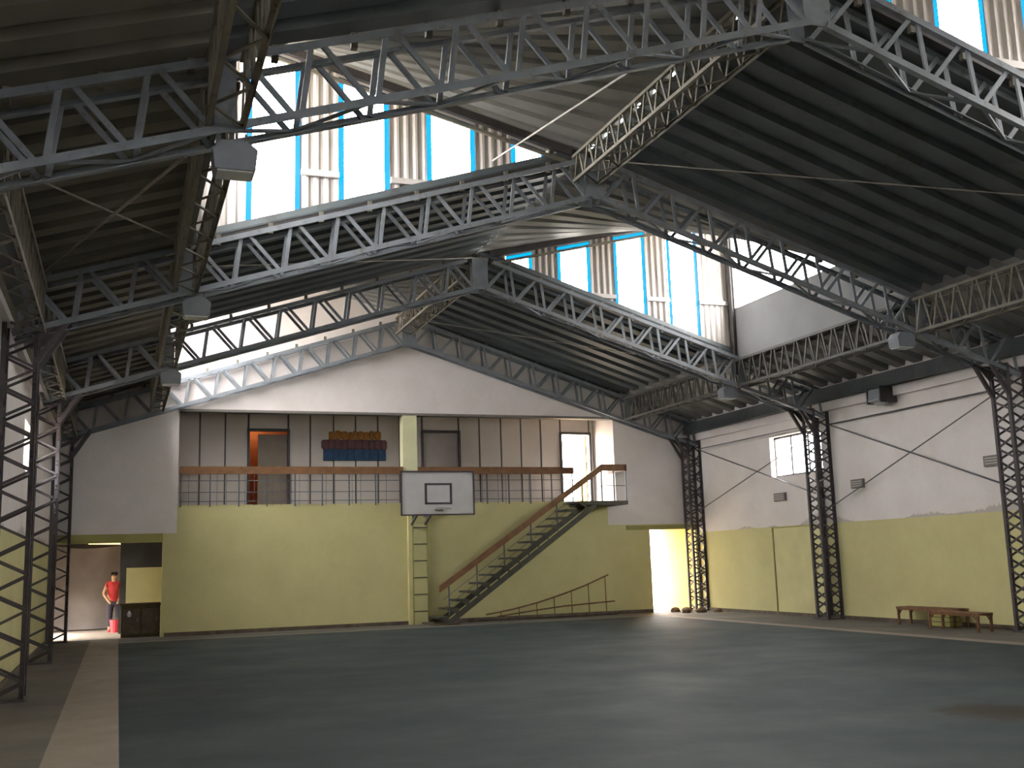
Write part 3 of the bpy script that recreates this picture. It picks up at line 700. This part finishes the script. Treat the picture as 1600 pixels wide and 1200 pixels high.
for k in range(6):
    x = .75+k*.74; zt2 = .86+(x-.5)*(3.87-.86)/(5.02-.5); zs = (x-SX0)*sl+.02
    bar('baluster', (x, yn, zs), (x, yn, zt2-.05), .03, .03, m_mesh, sc)
for x in (4.72, 5.02, 5.38, 5.73): bar('baluster', (x, yn, SZ), (x, yn, 3.82 if x > 4.9 else 3.6), .03, .03, m_mesh, sc)
bar('rail', (4.9, yn, 3.4), (5.73, yn, 3.4), .02, .02, m_mesh, sc)
for t_ in (.33, .62): bar('rail', (.6, yn, .02+t_*.8+.1), (4.75, yn, .02+t_*.8+.1+(4.75-.6)*.69), .012, .012, m_mesh, sc)
# ---- plinth at the stair foot, fallen rail frame under the stairs
fr = empty('rail_frame', (3.9, 26.5, 0), 'rusty curved rail frame leaning on the wall under the staircase', 'frame')
yq = 26.62
top = [(2.0, .16), (2.7, .26), (3.4, .40), (4.16, .60), (4.8, .80), (5.5, 1.06)]
low = [(2.3, .10), (3.2, .20), (4.16, .29), (5.65, .36)]
MB().tube([(x, yq, z) for x, z in top], .020, 6).build('curved_rail', m_rust, fr)
MB().tube([(x, yq-.03, z) for x, z in low], .020, 6).build('curved_rail', m_rust, fr)
MB().tube([(x, yq-.06, .04) for x in (1.5, 3, 4.4, 5.7)], .055, 6).build('bottom_rail', m_grime, fr)
for x in (2.4, 2.9, 3.4, 3.9, 4.4, 4.9, 5.4):
    z = [a[1]+(c[1]-a[1])*(x-a[0])/(c[0]-a[0]) for a, c in zip(top[:-1], top[1:]) if a[0] <= x <= c[0]][0]
    bar('upright', (x, yq-.03, .03), (x, yq, z), .018, .018, m_rust, fr)
# ================================================================== LAMPS, PLATES
def floodlight(x, y, z, s, lab):
    f = empty('floodlight', (x, y, z), lab, 'lamp', 'floodlights hung from the roof')
    hs = MB().prism([(x-.17, y-.13, z-.11), (x+.17, y-.13, z-.11), (x+.19, y-.13, z+.08), (x+.10, y-.13, z+.15), (x-.12, y-.13, z+.15), (x-.19, y-.13, z+.06)], (0, .26, 0))
    hs = host(hs.build('housing', m_lamp, f))
    MB().box(x-.15, x+.15, y-.11, y+.11, z-.125, z-.108).build('lens', m_lampg, hs)
    for d in (-.10, .10): bar('hanger', (x+d, y, z+.14), (x+d, y, ZA-SL*abs(x)+.02), .03, .02, m_truss2, f)
floodlight(5.92, FY[3]+.02, 5.12, 1, 'grey floodlight under the third truss on the right')
floodlight(5.92, FY[2]+.02, 5.10, 1, 'bluish floodlight under the second truss on the right')
floodlight(-6.04, FY[3]+.02, 5.06, -1, 'pale floodlight under the third truss on the left')
floodlight(-6.10, FY[4]+.02, 5.02, -1, 'pale floodlight beside the tallest left glazed strip')
floodlight(-6.12, FY[2]+.02, 5.08, -1, 'dim floodlight under the second truss on the left')
wl = empty('wall_floodlight', (W-.25, 18.35, 4.6), 'grey floodlight on a bracket high on the right wall', 'lamp')
x, y, z = W-.28, 18.35, 4.72
hs = host(MB().prism([(x-.16, y-.18, z-.10), (x+.10, y-.18, z-.16), (x+.15, y-.18, z+.12), (x-.12, y-.18, z+.16)], (0, .36, 0)).build('housing', m_lamp, wl))
MB().prism([(x-.175, y-.15, z-.08), (x+.08, y-.15, z-.175), (x+.08, y-.15, z-.16), (x-.165, y-.15, z-.07)], (0, .30, 0)).build('lens', m_lampg, hs)
for d in (-.22, .20): MB().box(x-.15, W, y+d, y+d+.03, z-.14, z+.20).build('bracket', m_dark, wl)
for (a, c, z0, z1, lab) in ((22.37, 22.84, 2.77, 2.97, 'small grey plate on the right wall below the bright window'), (19.40, 19.81, 2.87, 3.07, 'small grey plate on the right wall between the two columns'), (15.45, 15.85, 3.0, 3.2, 'small grey plate on the right wall behind the edge column')):
    p = empty('wall_plate', (W-.03, (a+c)/2, z0), lab, 'wall plate', 'grey plates on the right wall')
    bx = host(MB().box(W-.06, W, a, c, z0, z1).build('box', m_plate, p))
    for k in range(3): MB().box(W-.072, W-.06, a+.04, c-.04, z0+.04+k*.05, z0+.06+k*.05).build('slat', m_panel, bx)
# ================================================================== BENCHES
def bench(x0, x1, y0, y1, h, lab, panel=False):
    o = empty('bench', ((x0+x1)/2, (y0+y1)/2, 0), lab, 'bench', 'low rusty benches by the right wall')
    n = 3
    for k in range(n):
        a = x0+(x1-x0)*k/n; MB().box(a+.008, x0+(x1-x0)*(k+1)/n-.008, y0, y1, h-.028, h).build('seat_plank', m_rust, o)
    for x in (x0+.03, x1-.03):
        for y in (y0+.04, y1-.04):
            bar('leg', (x, y, 0), (x, y, h-.028), .04, .04, m_rust, o)
            bar('corner_brace', (x, y, h-.16), (x, y+(.12 if y < (y0+y1)/2 else -.12), h-.03), .02, .02, m_rust, o)
        bar('side_rail', (x, y0, h-.045), (x, y1, h-.045), .03, .035, m_rust, o)
    return o
bench(7.98, 8.34, 16.55, 18.20, .36, 'rusty low bench standing along the right wall')
bench(7.50, 7.86, 15.45, 16.75, .34, 'rusty low bench standing in front of the one along the wall')
# crate under the benches
cr = empty('crate', (8.15, 16.95, 0), 'small brownish crate under the bench at the right wall', 'crate')
for k in range(3): MB().box(8.0, 8.3, 16.72+.0, 17.3, .02+k*.09, .095+k*.09).build('crate_slat', m_olive, cr)
MB().box(8.02, 8.28, 16.74, 17.28, 0, .26).build('crate_body', m_counter, cr)
# ================================================================== RUBBLE BY THE RIGHT CORNER COLUMN
random.seed(3)
names_ = ['flat', 'rounded', 'broken', 'long', 'small', 'chunky', 'pale', 'dark']
for k, (x, y) in enumerate(((7.35, 25.75), (7.72, 25.6), (7.55, 26.1), (7.75, 26.45), (8.15, 25.45), (7.38, 26.42))):
    r = random.uniform(.09, .125)
    vs = []; seg = 7
    b = MB(); rings = []
    for j, (h, f) in enumerate(((0, .9), (.45, 1.0), (.8, .65), (1.0, .2))):
        rings.append([(x+r*f*math.cos(6.283*q/seg)*random.uniform(.8, 1.25)*1.3, y+r*f*math.sin(6.283*q/seg)*random.uniform(.8, 1.2), h*r*1.1) for q in range(seg)])
    vs = [v for g_ in rings for v in g_]; fs = [(a*seg+q, a*seg+(q+1) % seg, (a+1)*seg+(q+1) % seg, (a+1)*seg+q) for a in range(3) for q in range(seg)]+[tuple(range(seg)), tuple(range(3*seg, 4*seg))]
    tag(b.add(vs, fs).build('rubble_stone', m_stone), ['dark lump of rubble, leftmost at the far right column', 'brown lump of rubble in front of the far right column', 'brown lump of rubble between the bright doorway and the leftmost lump', 'lump of rubble touching the bright doorway sill', 'lump of rubble nearest the right wall', 'small lump of rubble at the left side of the bright doorway'][k], 'stone', 'rubble at the far right column')
# ================================================================== LEFT PASSAGE CONTENTS
# hanging sheet
vs = []; fs = []; nx, nz = 26, 16
for l in (0, .012):
    for a in range(nx+1):
        for c in range(nz+1):
            u = a/nx; v = c/nz; x = -8.7+u*2.0
            zt3 = 2.28-.10*math.sin(math.pi*u)
            z = zt3*(1-v)+.03*v
            y = 31.55-.10*math.sin(9*v*(1.2-.4*u)+3*u)*math.exp(-2.2*v)-.05*math.sin(11*u+2*v)+l
            vs.append((x, y, z))
N = (nx+1)*(nz+1)
for a in range(nx):
    for c in range(nz):
        k = a*(nz+1)+c; fs += [(k, k+1, k+nz+2, k+nz+1), (N+k, N+k+1, N+k+nz+2, N+k+nz+1)]
tag(MB().add(vs, fs).build('hanging_sheet', m_cloth, None, True), 'grey-brown sheet hanging in folds across the left passage', 'sheet')
# tube lamp
tb = empty('tube_lamp', (-7.3, 31.2, 2.3), 'lit warm tube lamp at the top of the left passage', 'lamp')
MB().tube([(-7.72, 31.15, 2.32), (-6.90, 31.15, 2.30)], .035, 8).build('tube', glow('warm_tube_glow', (1, .62, .22), 3.0), tb)
MB().box(-7.78, -6.84, 31.12, 31.2, 2.36, 2.42).build('holder', m_plate, tb)
for x in (-7.5, -7.1): bar('hanger', (x, 31.16, 2.40), (x, 31.16, 2.75), .015, .015, m_plate, tb)
for x in (-7.74, -6.88): MB().box(x-.03, x+.03, 31.11, 31.19, 2.28, 2.42).build('end_cap', m_plate, tb)
# counter
ct = empty('counter', (-6.42, 27.5, 0), 'dark brown counter standing in the left doorway', 'counter')
MB().box(-6.85, -5.98, 27.2, 27.75, .0, .72).build('body', m_counter, ct)
MB().box(-6.9, -5.97, 27.15, 27.8, .72, .78).build('top', m_counter, ct)
for x in (-6.83, -6.4):
    dp = host(MB().box(x+.02, x+.40, 27.18, 27.2, .08, .66).build('door_panel', m_grime, ct))
    MB().box(x+.33, x+.36, 27.15, 27.18, .36, .46).build('handle', m_plate, dp)
bg_ = MB().tube([(-6.67, 27.14, .62), (-6.67, 27.13, .55), (-6.67, 27.13, .48)], [.012, .05, .035], 8).build('plastic_bag', m_bag)
tag(bg_, 'tiny white bag hanging on the front of the dark counter', 'bag')
# bucket
bu = empty('bucket', (-6.98, 29.9, 0), 'red plastic bucket on the floor beside the person', 'bucket')
MB().tube([(-6.98, 29.9, 0), (-6.98, 29.9, .30)], [.11, .14], 14).build('body', m_redp, bu)
MB().tube([(-6.98, 29.9, .295), (-6.98, 29.9, .32)], [.15, .15], 14).build('rim', m_redp, bu)
MB().tube([(-6.98+.145*math.cos(a), 29.9, .31+.05*math.sin(a)) for a in [math.pi*k/8 for k in range(9)]], .006, 5).build('handle', m_plate, bu)
# person
def skin(name, pts, edges, rad, m, parent, root=0, lv=2):
    me = bpy.data.meshes.new(name); o_ = Vector(parent['_o'])
    me.from_pydata([tuple(Vector(p)-o_) for p in pts], edges, []); me.materials.append(m)
    o = bpy.data.objects.new(name, me); COL.objects.link(o); o.parent = parent
    md = o.modifiers.new('skin', 'SKIN'); md.use_smooth_shade = True
    for k, v in enumerate(me.skin_vertices[0].data):
        v.radius = (rad[k], rad[k]) if not isinstance(rad[k], tuple) else rad[k]; v.use_root = (k == root)
    ss = o.modifiers.new('sub', 'SUBSURF'); ss.levels = lv; ss.render_levels = lv
    return o
px, py = -7.02, 30.25
P_ = lambda x, y, z: (px+x, py+y, z)
per = empty('person', (px, py, 0), 'person in a red top standing beside the red bucket in the left passage', 'person')
pts = [P_(0, 0, .80), P_(-.02, -.04, 1.0), P_(-.03, -.10, 1.2), P_(-.02, -.14, 1.29), P_(-.01, -.17, 1.38), P_(-.01, -.2, 1.48),
       P_(-.17, -.10, 1.22), P_(-.26, -.13, .98), P_(-.14, -.26, .80), P_(-.07, -.30, .72),
       P_(.13, -.10, 1.22), P_(.20, -.14, .98), P_(.13, -.27, .80), P_(.07, -.31, .72),
       P_(-.09, 0, .74), P_(-.10, -.05, .42), P_(-.10, 0, .07), P_(-.11, -.14, .04),
       P_(.09, 0, .74), P_(.11, -.04, .42), P_(.11, .02, .07), P_(.12, -.12, .04)]
ed = [(0, 1), (1, 2), (2, 3), (3, 4), (4, 5), (2, 6), (6, 7), (7, 8), (8, 9), (2, 10), (10, 11), (11, 12), (12, 13), (0, 14), (14, 15), (15, 16), (16, 17), (0, 18), (18, 19), (19, 20), (20, 21)]
rd = [.13, .125, .13, .06, .085, .07, .06, .045, .036, .035, .06, .045, .036, .035, .085, .06, .042, .035, .085, .06, .042, .035]
skin('body', pts, ed, rd, m_skin, per)
skin('shirt', [P_(0, 0, .72), P_(-.02, -.04, 1.02), P_(-.03, -.10, 1.21), P_(-.02, -.13, 1.27), P_(-.16, -.10, 1.22), P_(-.215, -.115, 1.10), P_(.12, -.10, 1.22), P_(.165, -.12, 1.10)],
     [(0, 1), (1, 2), (2, 3), (2, 4), (4, 5), (2, 6), (6, 7)], [(.16, .15), (.16, .15), (.165, .15), .075, .085, .072, .085, .072], m_red, per)
skin('trousers', [P_(0, 0, .92), P_(0, 0, .78), P_(-.09, 0, .72), P_(-.10, -.05, .42), P_(-.10, 0, .12), P_(.09, 0, .72), P_(.11, -.04, .42), P_(.11, .02, .12)],
     [(0, 1), (1, 2), (2, 3), (3, 4), (1, 5), (5, 6), (6, 7)], [.14, .15, .10, .078, .065, .10, .078, .065], m_darkc, per)
skin('hair', [P_(-.01, -.165, 1.44), P_(-.01, -.17, 1.53), P_(-.01, -.10, 1.45)], [(0, 1), (0, 2)], [.09, .07, .06], m_hair, per)
for sx_ in (-.1, .11):
    skin('shoe', [P_(sx_, .03, .045), P_(sx_, -.08, .04), P_(sx_-.005, -.17, .03)], [(0, 1), (1, 2)], [.05, .045, .035], m_red, per)
for o in list(bpy.data.objects):
    if '_o' in o: del o['_o']
